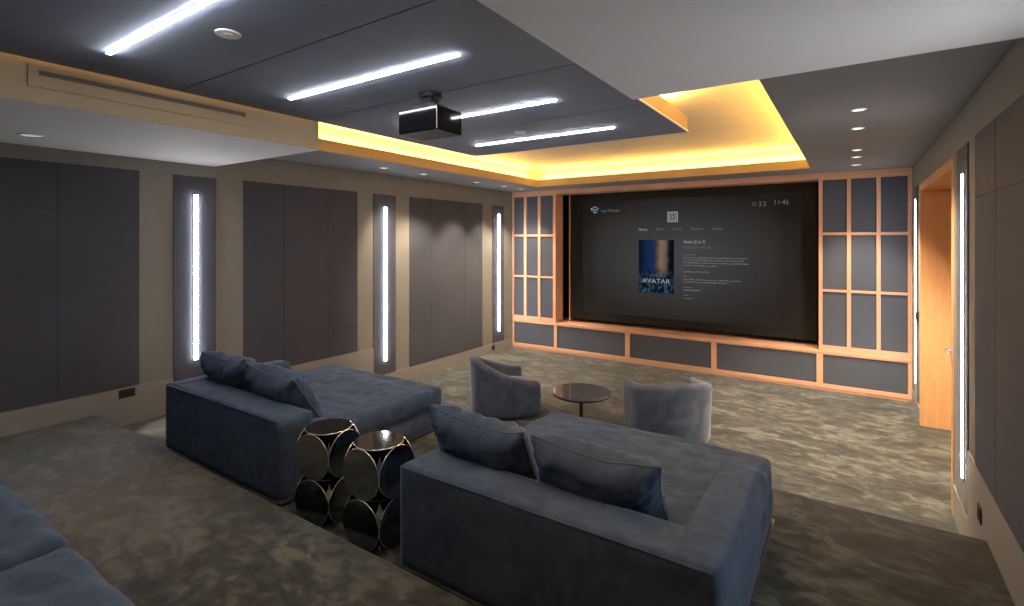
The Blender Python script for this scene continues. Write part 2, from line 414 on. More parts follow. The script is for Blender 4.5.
# hanging fabric panel
CX0, CX1, CY0, CY1 = -3.385, -1.145, -1.5, 4.33
bm = bmesh.new(); ysm = [CY0, -0.45, 0.48, 1.425, 2.335, 3.29, CY1]
box(bm, CX0 + 0.01, CX1 - 0.01, CY0 + 0.01, CY1 - 0.01, CLOUD + 0.006, CLOUD + 0.02, 1)
for a, b in zip(ysm, ysm[1:]): box(bm, CX0, CX1, a + 0.004, b - 0.004, CLOUD, CLOUD + 0.012)
cl = struct('ceiling_hanging_panel', bm, [M['cloud'], M['groove']])
bm = bmesh.new()
box(bm, CX0, CX1, CY0, CY1, CLOUD + 0.012, CLOUD + 0.03); t0 = CLOUD + 0.03; t1 = CLOUD + 0.13
box(bm, CX1 - 0.03, CX1, CY0, CY1, t0, t1); box(bm, CX0, CX0 + 0.03, CY0, CY1, t0, t1)
box(bm, CX0 + 0.03, CX1 - 0.03, CY1 - 0.03, CY1, t0, t1)
link('edge_frame', bm, M['fascia'], cl)
bm = bmesh.new(); q = 0.008
box(bm, CX1, CX1 + q, CY0, CY1 + q, CLOUD - 0.001, CLOUD + 0.012); box(bm, CX0, CX1, CY1, CY1 + q, CLOUD - 0.001, CLOUD + 0.012)
link('edge_trim', bm, M['white'], cl)
bm = bmesh.new(); box(bm, CX0 + 0.4, CX1 - 0.3, CY0, CY1 - 0.3, t0, CTOP); link('suspension_box', bm, M['cove'], cl)
strip('cove_light', (CX1 - 0.10, CX1 - 0.07, CY0 + 0.3, 3.95, t1 - 0.005, t1 + 0.012), M['ledspot'], 'bright warm strip on top of the hanging ceiling panel at its right edge', group=g)
strip('cove_light', (XC0 + 0.004, XC0 + 0.010, -1.4, YL - 0.03, CLOUD + 0.035, CLOUD + 0.055), M['ledglow'], 'thin warm strip in the gap above the air vent fascia', group=g)

# linear ceiling lights
for y, lab in ((0.948, 'white linear ceiling light nearest the camera, cut by the top edge'),
               (1.893, 'long white linear ceiling light, second from the camera, before the projector'),
               (2.858, 'white linear ceiling light beginning behind the projector'),
               (3.81, 'white linear ceiling light farthest from the camera, near the edge of the hanging panel')):
    t = thing('linear_ceiling_light', lab, 'ceiling light', (-2.27, y, CLOUD), 0, 'white light bars in the hanging ceiling panel')
    link('housing', bmbox(-0.695, 0.695, -0.013, 0.013, -0.003, 0.0), M['darkmetal'], t)
    link('diffuser', bmbox(-0.692, 0.692, -0.0105, 0.0105, -0.011, -0.002, bev=0.003), M['ledceil'], t)

# downlights
def downlight(x, y, z, lab, power, lens, col=(1, 0.79, 0.56), ang=100, r=0.045, tilt=0):
    t = thing('downlight', lab, 'downlight', (x, y, z), 0, None)
    bm = bmesh.new(); n = 32
    ring = []
    for rr, zz in ((r, 0.0), (r, -0.004), (r * 0.80, -0.006), (r * 0.76, -0.003)):
        ring.append([bm.verts.new((rr * math.cos(2 * PI * k / n), rr * math.sin(2 * PI * k / n), zz)) for k in range(n)])
    for A, B in zip(ring, ring[1:]):
        for k in range(n): bm.faces.new((A[k], A[(k + 1) % n], B[(k + 1) % n], B[k]))
    link('trim_ring', bm, M['white'], t, smooth=True)
    bm = bmesh.new(); cyl(bm, (0, 0, -0.002), r * 0.78, 0.003, 32); link('lens', bm, lens, t)
    if power:
        l = bpy.data.lights.new('spot', 'SPOT'); l.energy = power; l.color = col; l.spot_size = math.radians(ang); l.spot_blend = 0.6; l.shadow_soft_size = 0.04
        lo = bpy.data.objects.new('lamp', l); COL.objects.link(lo); lo.parent = t; lo.location = (0, 0, -0.03); lo.rotation_euler = (math.radians(tilt), 0, 0)
    return t
dl = downlight(-4.487, 1.017, CL, 'round downlight in the lower left soffit at the left edge of the photo', 120, M['dlensdim'], r=0.07, ang=15)
lamp = [c for c in dl.children if c.type == 'LIGHT'][0]
lamp.rotation_euler = Vector((-0.16, 0.98, -2.2)).to_track_quat('-Z', 'Y').to_euler()
PL, PR = 50, 76
for y, lab in ((4.09, 'nearest small downlight in the far left soffit'), (4.75, 'second small downlight in the far left soffit'),
               (5.85, 'third small downlight in the far left soffit, the brightest of them'), (6.55, 'fourth small downlight in the far left soffit, next to last'), (7.04, 'small downlight in the far left corner above the wooden shelving')):
    downlight(-4.54, y, CH, lab, PL, M['dlens'], ang=84, tilt=max(0, 42 - math.degrees(math.atan((y - 3.45) / 2.7))))
for y, lab in ((3.96, 'nearest small downlight in the dark right ceiling'), (4.62, 'second small downlight in the dark right ceiling'),
               (5.72, 'third small downlight in the dark right ceiling'), (6.2, 'fourth small downlight in the dark right ceiling, the faintest'), (6.86, 'small downlight nearest the right wooden shelving')):
    downlight(0.03, y, CH, lab, PR, M['dlens'], ang=84, tilt=max(0, 42 - math.degrees(math.atan((y - 3.45) / 2.7))))
def cap(x, y, lab):
    t = thing('ceiling_speaker_cap', lab, 'ceiling cover', (x, y, CLOUD))
    bm = bmesh.new(); cyl(bm, (0, 0, -0.004), 0.052, 0.008, 32); bmesh.ops.bevel(bm, geom=[e for e in bm.edges if e.calc_face_angle(0) > 1], offset=0.002, segments=2, affect='EDGES')
    link('disc', bm, M['white'], t)
    bm = bmesh.new(); cyl(bm, (0, 0, -0.009), 0.02, 0.003, 24); link('centre', bm, M['white'], t)
cap(-2.257, 1.15, 'white round cover on the hanging panel between the two nearest light bars')
cap(-2.305, 3.558, 'white round cover on the hanging panel between the projector and the farthest light bar')

# air vent in the left fascia
t = thing('air_vent', 'long slim beige air vent in the left ceiling fascia below the hanging panel', 'vent', (XC0, 1.325, 2.62))
bm = bmesh.new(); L = 0.565
box(bm, 0, 0.008, -L, L, 0.0, 0.012); box(bm, 0, 0.008, -L, L, 0.086, 0.11); box(bm, 0, 0.008, -L, -L + 0.04, 0.012, 0.086); box(bm, 0, 0.008, L - 0.04, L, 0.012, 0.086); box(bm, 0, 0.008, -L + .04, L - .04, 0.012, 0.060)
link('frame', bm, M['fascia'], t)
bm = bmesh.new(); box(bm, 0.0005, 0.002, -L + 0.04, L - 0.04, 0.06, 0.086); link('duct', bm, M['groove'], t)
bm = bmesh.new()
for k in range(3): box(bm, 0.001, 0.006, -L + 0.04, L - 0.04, 0.0615 + 0.0085 * k, 0.0665 + 0.0085 * k)
link('slat_set', bm, M['vent'], t)

# ------------------------------------------------------------------ projector
t = thing('projector', 'black box projector hanging from the dark ceiling panel', 'projector', (-2.17, 2.33, 2.50))
link('body', bmbox(-0.158, 0.158, -0.115, 0.115, 0, 0.14, bev=0.006, seg=3), M['plastic'], t)
link('base_plate', bmbox(-0.150, 0.150, -0.108, 0.108, -0.004, 0.002), M['plasticmat'], t)
bm = bmesh.new(); cyl(bm, (0.02, 0.12, 0.07), 0.035, 0.03, 32, 'Y'); link('lens', bm, M['plastic'], t)
bm = bmesh.new(); cyl(bm, (0, 0, 0.20), 0.017, 0.10, 20); cyl(bm, (0, 0, 0.236), 0.075, 0.028, 32); box(bm, -0.09, 0.09, -0.06, 0.06, 0.142, 0.175); box(bm, -0.04, 0.04, -0.035, 0.035, 0.17, 0.24)
link('ceiling_mount', bm, M['darkmetal'], t)
for sx in (-1, 1):
    bm = bmesh.new(); tube(bm, [(0, 0, 0.165), (sx * 0.07, -0.03, 0.17), (sx * 0.09, -0.06, 0.142)], 0.006); link('mount_arm', bm, M['nickel'], t)
for sx in (-1, 1):
    bm = bmesh.new(); cyl(bm, (sx * 0.09, 0.0, 0.146), 0.011, 0.014, 16); link('adjustment_knob', bm, M['nickel'], t)
bm = bmesh.new(); tube(bm, [(-0.156, -0.1145, 0.139), (0.156, -0.1145, 0.139)], 0.0022); tube(bm, [(0.1565, -0.1135, 0.004), (0.1565, -0.1135, 0.138)], 0.0015)
link('trim_line', bm, M['nickel'], t)

# ------------------------------------------------------------------ built-in screen wall
def rails(bm, x0, x1, y0, y1, z0, z1): box(bm, x0, x1, y0, y1, z0, z1)
YF0 = YB; YD = YB + 0.05
def tower(name, xs, zs, label, x_l, x_r, side):
    """xs = pane spans, zs = pane spans"""
    t = thing(name, label, 'wall unit', (x_l, YF0, 0.47), 0, 'gridded wooden wall units')
    e = [x_l] + [v for s in xs for v in s] + [x_r]
    W_ = x_r - x_l
    for i in range(0, len(e), 2): link('stile', bmbox(e[i] - x_l, e[i + 1] - x_l, 0, 0.045, 0, 2.615 - 0.47), M['wood'], t)
    ez = [0.47] + [v for s in zs for v in s] + [2.615]
    for i in range(0, len(ez), 2): link('rail', bmbox(0.001, W_ - 0.001, 0.004, 0.043, ez[i] - 0.47, ez[i + 1] - 0.47), M['woodh'], t)
    bm = bmesh.new(); box(bm, 0, W_, 0.05, 0.30, 0.0, 2.615 - 0.47); link('carcass', bm, M['black'], t)
    for (a, b) in xs:
        for (c, f) in zs:
            link('fabric_infill', bmbox(a - x_l + 0.001, b - x_l - 0.001, 0.018, 0.045, c - 0.47 + 0.001, f - 0.47 - 0.001, bev=0.002), M['cabpanel'], t)
    bm = bmesh.new()
    if side == 'L': box(bm, W_, W_ + 0.012, 0.001, 0.25, 0, 2.615 - 0.47)
    else: box(bm, -0.006, 0, 0.001, 0.25, 0, 2.615 - 0.47)
    link('side_panel', bm, M['wood'], t)
    return t
zs = [(0.535, 1.205), (1.235, 1.91), (1.945, 2.60)]
tower('shelving_unit', [(-4.965, -4.752), (-4.702, -4.470), (-4.420, -4.176)], zs, 'tall wooden grid unit with nine dark panes left of the screen', XL + 0.002, -4.135, 'L')
tower('shelving_unit', [(-0.318, -0.062), (-0.020, 0.233), (0.274, 0.530)], zs, 'tall wooden grid unit with nine dark panes right of the screen', -0.352, XR - 0.002, 'R')
# header trim
bm = bmesh.new(); box(bm, XL + 0.002, XR - 0.002, YB - 0.012, YB + 0.34, 2.617, CH)
struct('trim_1', bm, M['woodh'])
# desk band
tag(link('media_shelf', bmbox(XL + 0.002, XR - 0.002, YB - 0.006, 8.08, 0.432, 0.468, bev=0.003), M['woodh']), 'long wooden ledge running under the screen across the whole wall', 'shelf')
# low cabinets
lows = [(XL + 0.002, -4.158, -4.10, 'low wooden cabinet with one dark front under the left grid unit'),
        (-4.10, -2.91, -2.835, 'low wooden cabinet with dark front, leftmost directly under the screen'),
        (-2.835, -1.648, -1.578, 'low wooden cabinet with dark front under the middle of the screen'),
        (-1.578, -0.382, -0.312, 'low wooden cabinet with dark front under the right part of the screen'),
        (-0.312, 0.532, XR - 0.002, 'low wooden cabinet with dark front under the right grid unit, beside the doorway')]
for i, (x0, xp, x1, lab) in enumerate(lows):
    t = thing('low_cabinet', lab, 'cabinet', (x0, YB, 0.0), 0, 'low cabinets along the screen wall')
    l = 0.033 if i == 0 else 0.0
    bm = bmesh.new(); W_ = x1 - x0
    if l: box(bm, 0, l, 0, 0.045, 0.0, 0.432)
    box(bm, xp - x0, W_ - 0.001, 0, 0.045, 0.0, 0.432)
    box(bm, l, xp - x0, 0.002, 0.045, 0.0, 0.050); box(bm, l, xp - x0, 0.002, 0.045, 0.418, 0.431)
    link('frame', bm, M['woodh'], t)
    bm = bmesh.new(); box(bm, 0, W_ - 0.001, 0.05, 0.6, 0, 0.43); link('carcass', bm, M['black'], t)
    link('door', bmbox(l + 0.002, xp - x0 - 0.002, 0.018, 0.045, 0.052, 0.416, bev=0.002), M['cabpanel'], t)
    bm = bmesh.new(); box(bm, 0, W_ - 0.001, 0.012, 0.55, Z0, 0.0); link('toe_kick', bm, M['wood'], t)

# ------------------------------------------------------------------ screen
YS = 7.75
scr = thing('projection_screen', 'large dark projection screen showing a film menu in the wooden wall', 'screen', (0, YS, 0))
bm = bmesh.new(); a = (-3.98, -0.392, 0.53, 2.61); b = (-3.773, -0.567, 0.645, 2.489)
box(bm, a[0], b[0], -0.012, 0.04, a[2], a[3]); box(bm, b[1], a[1], -0.012, 0.04, a[2], a[3])
box(bm, b[0], b[1], -0.012, 0.04, a[2], b[2]); box(bm, b[0], b[1], -0.012, 0.04, b[3], a[3])
link('frame', bm, M['mask'], scr)
def screen_mat():
    m = bpy.data.materials.new('projected_menu'); m.use_nodes = True
    nt = m.node_tree; bs = nt.nodes['Principled BSDF']; bs.inputs['Base Color'].default_value = (0.0025, 0.0025, 0.003, 1); bs.inputs['Roughness'].default_value = 0.8
    tc = node(nt, 'ShaderNodeTexCoord'); mp = node(nt, 'ShaderNodeMapping')
    mp.inputs['Location'].default_value = (2.17 * 0.55, 0, -1.567 * 0.95); mp.inputs['Scale'].default_value = (0.55, 0, 0.95)
    nt.links.new(tc.outputs['Object'], mp.inputs['Vector'])
    g = node(nt, 'ShaderNodeTexGradient'); g.gradient_type = 'SPHERICAL'; nt.links.new(mp.outputs['Vector'], g.inputs['Vector'])
    n = node(nt, 'ShaderNodeTexNoise'); n.inputs['Scale'].default_value = 9; n.inputs['Detail'].default_value = 8; n.inputs['Roughness'].default_value = 0.7
    nt.links.new(tc.outputs['Object'], n.inputs['Vector'])
    mu = node(nt, 'ShaderNodeMath'); mu.operation = 'MULTIPLY_ADD'; mu.inputs[1].default_value = 0.019; mu.inputs[2].default_value = 0.0012
    nt.links.new(g.outputs['Fac'], mu.inputs[0])
    m2 = node(nt, 'ShaderNodeMapRange'); m2.inputs['From Min'].default_value = 0.25; m2.inputs['From Max'].default_value = 0.75; m2.inputs['To Min'].default_value = 0.65; m2.inputs['To Max'].default_value = 1.35
    nt.links.new(n.outputs['Fac'], m2.inputs['Value'])
    m3 = node(nt, 'ShaderNodeMath'); m3.operation = 'MULTIPLY'
    nt.links.new(mu.outputs[0], m3.inputs[0]); nt.links.new(m2.outputs[0], m3.inputs[1])
    bs.inputs['Emission Color'].default_value = (0.86, 0.93, 1.05, 1); nt.links.new(m3.outputs[0], bs.inputs['Emission Strength'])
    return m
bm = bmesh.new(); box(bm, b[0], b[1], 0.0, 0.02, b[2], b[3]); picture = link('picture_area', bm, screen_mat(), scr)
YT = -0.004
def text(s, x, z, size, m, name='menu_text', width=None):
    cu = bpy.data.curves.new(name, 'FONT'); cu.body = s; cu.size = size; cu.extrude = 0.0005
    tmp = bpy.data.objects.new(name, cu); COL.objects.link(tmp)
    bpy.context.view_layer.update()
    me = bpy.data.meshes.new_from_object(tmp.evaluated_get(bpy.context.evaluated_depsgraph_get()))
    bpy.data.objects.remove(tmp)
    w = max(v.co.x for v in me.vertices); k = (width / w) if width else 1.0
    for v in me.vertices: v.co = Vector((x + v.co.x * k, YT - v.co.z, z + v.co.y))
    me.materials.clear(); me.materials.append(m)
    o = bpy.data.objects.new(name, me); COL.objects.link(o); o.parent = picture
    return o
text('Home', -2.80, 1.995, 0.062, M['text'], width=0.14)
text('Movies', -2.52, 2.0, 0.055, M['textdim'], width=0.12)
text('Library', -2.26, 2.0, 0.055, M['textdim'], width=0.135)
text('Explore', -1.995, 2.0, 0.055, M['textdim'], width=0.17)
text('Settings', -1.70, 2.0, 0.055, M['textdim'], width=0.14)
text('my Movies', -3.43, 2.305, 0.075, M['textdim'], width=0.31)
text('2', -1.09, 2.32, 0.09, M['textdim'], width=0.045); text('2', -1.035, 2.32, 0.09, M['textdim'], width=0.045)
text('11:45', -0.90, 2.33, 0.09, M['textdim'], width=0.18)
text('Avatar (3 on 3)', -2.105, 1.80, 0.075, M['text'], width=0.31)
text('2009 | Sci-Fi | 162 min', -2.105, 1.725, 0.05, M['textdim'], width=0.39)
def greek(rows):
    bm = bmesh.new(); rnd = random.Random(int(rows[0][2] * 1000))
    for (x0, x1, z, h) in rows:
        x = x0
        while x < x1:
            w = rnd.uniform(0.012, 0.06); e = min(x + w, x1)
            hh = h * rnd.choice((0.7, 1.0, 1.0, 1.2))
            box(bm, x, e, YT - 0.0006, YT, z, z + hh); x = e + 0.012
    return bm
rows = [(-2.105, -1.93, 1.625, .010), (-2.105, -1.22, 1.578, .017), (-2.105, -1.27, 1.540, .017), (-2.105, -1.20, 1.502, .017), (-2.105, -1.62, 1.462, .017),
        (-2.105, -1.74, 1.37, .017), (-2.105, -2.04, 1.30, .012), (-2.105, -1.32, 1.255, .017), (-2.105, -1.47, 1.218, .017),
        (-2.105, -1.99, 1.14, .010), (-2.105, -1.87, 1.095, .018), (-2.105, -2.02, 1.02, .010), (-2.105, -1.97, 0.975, .018)]
for row in rows: link('menu_text_line', greek([row]), M['textdim'], picture)
# square play emblem
bm = bmesh.new(); cx, cz, r = -2.267, 2.20, 0.078
for q, w in ((r, 0.016), (r * 0.66, 0.008)):
    box(bm, cx - q, cx + q, YT - .001, YT, cz + q - w, cz + q); box(bm, cx - q, cx + q, YT - .001, YT, cz - q, cz - q + w)
    box(bm, cx - q, cx - q + w, YT - .001, YT, cz - q + w, cz + q - w); box(bm, cx + q - w, cx + q, YT - .001, YT, cz - q + w, cz + q - w)
tube(bm, [(cx + 0.036 * math.cos(2 * PI * k / 28), YT - 0.001, cz + 0.036 * math.sin(2 * PI * k / 28)) for k in range(28)], 0.004, 6, True)
v = [bm.verts.new(p) for p in ((cx - 0.012, YT - 0.002, cz + 0.02), (cx - 0.012, YT - 0.002, cz - 0.02), (cx + 0.022, YT - 0.002, cz))]; bm.faces.new(v)
link('play_emblem', bm, M['text'], picture)
# clustered dots emblem at the upper left
bm = bmesh.new()
for dx, dz, r in ((-.055, .02, .017), (-.015, .045, .013), (.028, .045, .011), (.058, .018, .011), (-.012, .004, .013), (.028, 0.0, .012), (0.0, -.04, .015), (-.048, -.022, .009), (.045, -.035, .008)):
    cyl(bm, (-3.545 + dx, YT, 2.345 + dz), r, 0.002, 16, 'Y')
link('dot_emblem', bm, M['textblue'], picture)
bm = bmesh.new(); tube(bm, [(-1.14 + 0.022 * math.cos(2 * PI * k / 20), YT - 0.001, 2.35 + 0.022 * math.sin(2 * PI * k / 20)) for k in range(20)], 0.004, 6, True)
link('weather_emblem', bm, M['textdim'], picture)
# plain stand-in for the film cover: soft blue and tan colour fields over a dark lower part
def cover_mat():
    m = bpy.data.materials.new('cover_colours'); m.use_nodes = True
    nt = m.node_tree; nt.nodes.clear()
    tc = node(nt, 'ShaderNodeTexCoord'); sx = node(nt, 'ShaderNodeSeparateXYZ'); nt.links.new(tc.outputs['Generated'], sx.inputs[0])
    n = node(nt, 'ShaderNodeTexNoise'); n.inputs['Scale'].default_value = 5; n.inputs['Detail'].default_value = 5; nt.links.new(tc.outputs['Generated'], n.inputs['Vector'])
    ad = node(nt, 'ShaderNodeMath'); ad.operation = 'MULTIPLY_ADD'; ad.inputs[1].default_value = 0.16; nt.links.new(n.outputs['Fac'], ad.inputs[0]); nt.links.new(sx.outputs['X'], ad.inputs[2])
    r = node(nt, 'ShaderNodeValToRGB'); e = r.color_ramp.elements
    e[0].position = 0.08; e[0].color = (0.006, 0.009, 0.02, 1); e[1].position = 1.0; e[1].color = (0.006, 0.008, 0.014, 1)
    for p, c in ((0.28, (0.012, 0.035, 0.11)), (0.55, (0.02, 0.055, 0.16)), (0.60, (0.17, 0.085, 0.045)), (0.72, (0.40, 0.27, 0.19)), (0.86, (0.24, 0.16, 0.12)), (0.94, (0.02, 0.02, 0.03))):
        k = e.new(p); k.color = (*c, 1)
    nt.links.new(ad.outputs[0], r.inputs['Fac'])
    a2 = node(nt, 'ShaderNodeMath'); a2.operation = 'MULTIPLY_ADD'; a2.inputs[1].default_value = 0.25; nt.links.new(n.outputs['Fac'], a2.inputs[0]); nt.links.new(sx.outputs['Z'], a2.inputs[2])
    r2 = node(nt, 'ShaderNodeValToRGB'); f = r2.color_ramp.elements; f[0].position = 0.42; f[0].color = (0, 0, 0, 1); f[1].position = 0.62; f[1].color = (1, 1, 1, 1)
    nt.links.new(a2.outputs[0], r2.inputs['Fac'])
    n2 = node(nt, 'ShaderNodeTexNoise'); n2.inputs['Scale'].default_value = 11; n2.inputs['Detail'].default_value = 4; nt.links.new(tc.outputs['Generated'], n2.inputs['Vector'])
    r3 = node(nt, 'ShaderNodeValToRGB'); h = r3.color_ramp.elements; h[0].position = 0.45; h[0].color = (0.006, 0.016, 0.035, 1); h[1].position = 0.72; h[1].color = (0.10, 0.19, 0.28, 1)
    nt.links.new(n2.outputs['Fac'], r3.inputs['Fac'])
    mx = node(nt, 'ShaderNodeMix'); mx.data_type = 'RGBA'; nt.links.new(r2.outputs['Color'], mx.inputs[0]); nt.links.new(r3.outputs['Color'], mx.inputs[6]); nt.links.new(r.outputs['Color'], mx.inputs[7])
    em = node(nt, 'ShaderNodeEmission'); em.inputs['Strength'].default_value = 0.19; nt.links.new(mx.outputs[2], em.inputs['Color'])
    o = node(nt, 'ShaderNodeOutputMaterial'); nt.links.new(em.outputs[0], o.inputs[0]); return m
bm = bmesh.new(); box(bm, -2.793, -2.247, YT, -0.0005, 1.035, 1.85); link('film_cover', bm, cover_mat(), picture)
YT = -0.006
text('AVATAR', -2.735, 1.185, 0.095, M['text'], 'cover_title', width=0.43)

# back of the niche: thin wooden edge beside the left tower
tag(link('screen_niche_edge', bmbox(-4.028, -4.008, 7.76, 7.80, 0.47, 2.615), M['wood']), 'thin vertical wooden strip in the gap left of the screen', 'trim')

# ------------------------------------------------------------------ daybeds
def ribbon(pts, r): bm = bmesh.new(); tube(bm, pts, r, 6); return bm
def daybed(name, x0, x1, arm_right, label, seed):
    """back along the camera side, one arm, long seat towards the screen. local origin: back-left corner on the carpet"""
    W_ = x1 - x0; t = thing(name, label, 'sofa', (x0, 1.655, Z1))
    D, HB, HS, T = 1.42, 0.495, 0.360, 0.235
    aw = 0.165; al = 0.89
    ax0, ax1 = (W_ - aw, W_) if arm_right else (0, aw)
    # plinth rail, base, seat, back, arm
    p = bmesh.new()
    for q in ((0.02, W_ - 0.02, 0.012, 0.03), (0.02, W_ - 0.02, D - 0.05, D - 0.03), (-0.001, 0.02, 0.03, D - 0.03), (W_ - 0.02, W_ + 0.001, 0.03, D - 0.03)): box(p, q[0], q[1], q[2], q[3], 0.018, 0.036)
    link('metal_plinth', p, M['chrome'], t)
    p = bmesh.new(); box(p, 0.05, W_ - 0.05, 0.06, D - 0.07, 0.0, 0.05); link('plinth_core', p, M['black'], t)
    link('base', softbox(0.008, W_ - 0.008, T * 0.5, D - 0.02, 0.037, 0.20, r=0.02, puff=(0.004, 0.004, 0)), M['velvetback'], t, True)
    link('seat_cushion', softbox(0.0 if arm_right else 0.008, W_ - 0.008 if arm_right else W_, T - 0.03, D, 0.20, HS, r=0.035, res=0.03, puff=(0.010, 0.008, 0.020), namp=0.0035, nsc=4.5, seed=seed, crease=1.6), M['velvet'], t, True)
    link('back', softbox(0, W_, 0, T, 0.035, HB, r=0.014, puff=(0.002, 0.006, 0.004), namp=0.002, seed=seed), M['velvetback'], t, True)
    link('armrest', softbox(ax0 - (0.002 if not arm_right else -0.002), ax1 + (0.002 if arm_right else -0.002), 0.01, al, 0.035, HB + 0.004, r=0.020, puff=(0.006, 0.006, 0.006), namp=0.002, seed=seed + 4), M['velvet'], t, True)
    z = HB - 0.006
    link('welt', ribbon([(0.006, 0.004, z), (W_ * 0.5, -0.002, z + 0.002), (W_ - 0.006, 0.004, z)], 0.0032), M['velvet'], t, True)
    return t
daybed('daybed', -4.125, -2.712, False, 'navy velvet daybed on the left, its arm against the left wall', 2.0)
daybed('daybed', -1.735, -0.348, True, 'navy velvet daybed in the right foreground, its arm to the right', 7.0)

def cushion(x, y, z, w, h, tck, lean, yaw, roll, label, seed, group='loose back cushions on the two daybeds'):
    bm, rim = pillow_bm(w, h, tck, seed)
    t = thing('cushion', label, 'cushion', (x, y, z), 0, group)
    t.rotation_euler = (lean, roll, yaw)
    o = link('pad', bm, M['velvet'], t, True)
    b2 = bmesh.new(); tube(b2, rim, 0.0035, 6, True); link('piping', b2, M['welt'], t, True)
    return t
cushion(-1.495, 2.07, 0.672, 0.585, 0.385, 0.215, math.radians(28), math.radians(-2), math.radians(2), 'blue velvet cushion at the left end of the right daybed', 1.3)
cushion(-0.895, 2.07, 0.672, 0.575, 0.37, 0.215, math.radians(28), math.radians(1), math.radians(1), 'blue velvet cushion of the right daybed next to its arm', 5.1)
cushion(-3.785, 2.09, 0.675, 0.56, 0.40, 0.21, math.radians(31), math.radians(3), math.radians(-1), 'blue velvet cushion of the left daybed nearest the wall light', 8.7)
cushion(-3.195, 2.10, 0.675, 0.60, 0.38, 0.215, math.radians(34), math.radians(-2), math.radians(2), 'blue velvet cushion at the right end of the left daybed beside the mirrored tables', 12.9)

# ------------------------------------------------------------------ rear sofa, of which only the seat corner shows
t = thing('rear_sofa', 'blue velvet sofa cut off at the lower left corner of the photo', 'sofa', (-3.4, -0.585, Z2))
link('base', softbox(0, 3.1, 0, 1.14, 0.06, 0.24, r=0.03), M['velvetback'], t, True)
for k, (a_, b_) in enumerate(((0.0, 1.235), (1.245, 2.2), (2.21, 3.1))):
    link('seat_cushion', softbox(a_, b_, 0.2, 1.18, 0.24, 0.40, r=0.05, res=0.035, puff=(0.006, 0.012, 0.02), namp=0.006, nsc=4, seed=3 + k, crease=1.2), M['velvet'], t, True)
link('backrest', softbox(0, 3.1, 0, 0.22, 0.06, 0.52, r=0.03), M['velvetback'], t, True)
p = bmesh.new(); box(p, 0.05, 3.05, 0.05, 1.05, 0, 0.06); link('plinth', p, M['black'], t)

# ------------------------------------------------------------------ barrel armchairs
def armchair(x, y, face, label, high=0.61, low=0.40, R=0.375):
    """face = direction the chair looks, radians; shell wraps the back and the sides, rim sweeps down to the arms"""
    t = thing('barrel_armchair', label, 'armchair', (x, y, Z0), face - PI / 2, 'barrel armchairs near the screen')
    # plan outline of the shell: half circle at the back (local -y) then straight sides, in to the front
    th = 0.105
    outer = []; N = 46; Lf = 0.27
    for i in range(N + 1):
        s = i / N
        # parameter: 0 front of left arm ... 1 front of right arm
        Ltot = 2 * Lf + PI * R; q = s * Ltot
        if q < Lf: p = Vector((-R, Lf - q, 0)); n = Vector((-1, 0, 0))
        elif q > Lf + PI * R: p = Vector((R, q - Lf - PI * R, 0)); n = Vector((1, 0, 0))
        else:
            a = PI + (q - Lf) / R; p = Vector((R * math.cos(a), R * math.sin(a), 0)); n = Vector((math.cos(a), math.sin(a), 0))
        outer.append((p, n, s))
    bm = bmesh.new(); rings = []
    for p, n, s in outer:
        u = abs(2 * s - 1)                                   # 0 at the back centre, 1 at the arm fronts
        hgt = high - (high - low) * (3 * u * u - 2 * u ** 3)
        flare = 0.02
        sec = []
        bev = 0.045
        tt = th
        if u > 0.93: tt = th * (0.75 + 0.25 * math.sqrt(max(0, 1 - ((u - 0.93) / 0.07) ** 2)))
        prof = [(-0.012, 0.03), (0.0, 0.06), (0.004, hgt * 0.35), (flare * 0.6, hgt * 0.7), (flare, hgt - bev)]
        for k in range(1, 8):
            a = PI * k / 8
            prof.append((flare - tt / 2 + tt / 2 * math.cos(a), hgt - bev + bev * math.sin(a)))
        prof += [(flare - tt, hgt - bev), (flare * 0.4 - tt, hgt * 0.7), (-tt, hgt * 0.35), (-tt, 0.06), (-tt + 0.01, 0.03)]
        for off, z in prof: sec.append(bm.verts.new(p + n * off + Vector((0, 0, z))))
        rings.append(sec)
    for A, B in zip(rings, rings[1:]):
        for k in range(len(A)): j = (k + 1) % len(A); bm.faces.new((A[k], A[j], B[j], B[k]))
    f1 = bm.faces.new(rings[0]); f2 = bm.faces.new(rings[-1][::-1])
    bmesh.ops.bevel(bm, geom=[e for f in (f1, f2) for e in f.edges], offset=0.018, segments=4, affect='EDGES')
    link('shell', bm, M['velvetgrey'], t, True)
    # seat
    bm = bmesh.new(); n = 40; pr = [(0, 0.10), (0.86, 0.10), (0.95, 0.13), (1.0, 0.19), (1.0, 0.24), (0.96, 0.28), (0.88, 0.30), (0.5, 0.315), (0.0, 0.32)]
    def pl(a):
        # rounded-square plan of the seat
        c, s_ = math.cos(a), math.sin(a); rr = R - th + 0.01
        return Vector((rr * math.copysign(abs(c) ** 0.8, c), rr * math.copysign(abs(s_) ** 0.8, s_) * 1.0 + 0.045, 0))
    rg = []
    for sc, z in pr[1:-1]:
        rg.append([bm.verts.new(Vector((pl(2 * PI * k / n).x * sc, 0.045 + (pl(2 * PI * k / n).y - 0.045) * sc, z))) for k in range(n)])
    for A, B in zip(rg, rg[1:]):
        for k in range(n): bm.faces.new((A[k], A[(k + 1) % n], B[(k + 1) % n], B[k]))
    bm.faces.new(rg[0][::-1]); bm.faces.new(rg[-1])
    link('seat', bm, M['velvetgrey'], t, True)
    bm = bmesh.new(); cyl(bm, (0, 0.02, 0.018), R - 0.06, 0.036, 40); link('swivel_base', bm, M['darkmetal'], t)
    return t
armchair(-3.195, 4.65, math.radians(49), 'grey-blue velvet barrel armchair left of the small round table', R=0.39)
armchair(-1.453, 4.866, math.radians(128), 'grey-blue velvet barrel armchair right of the small round table, half hidden by the daybed', high=0.60, low=0.50, R=0.362)

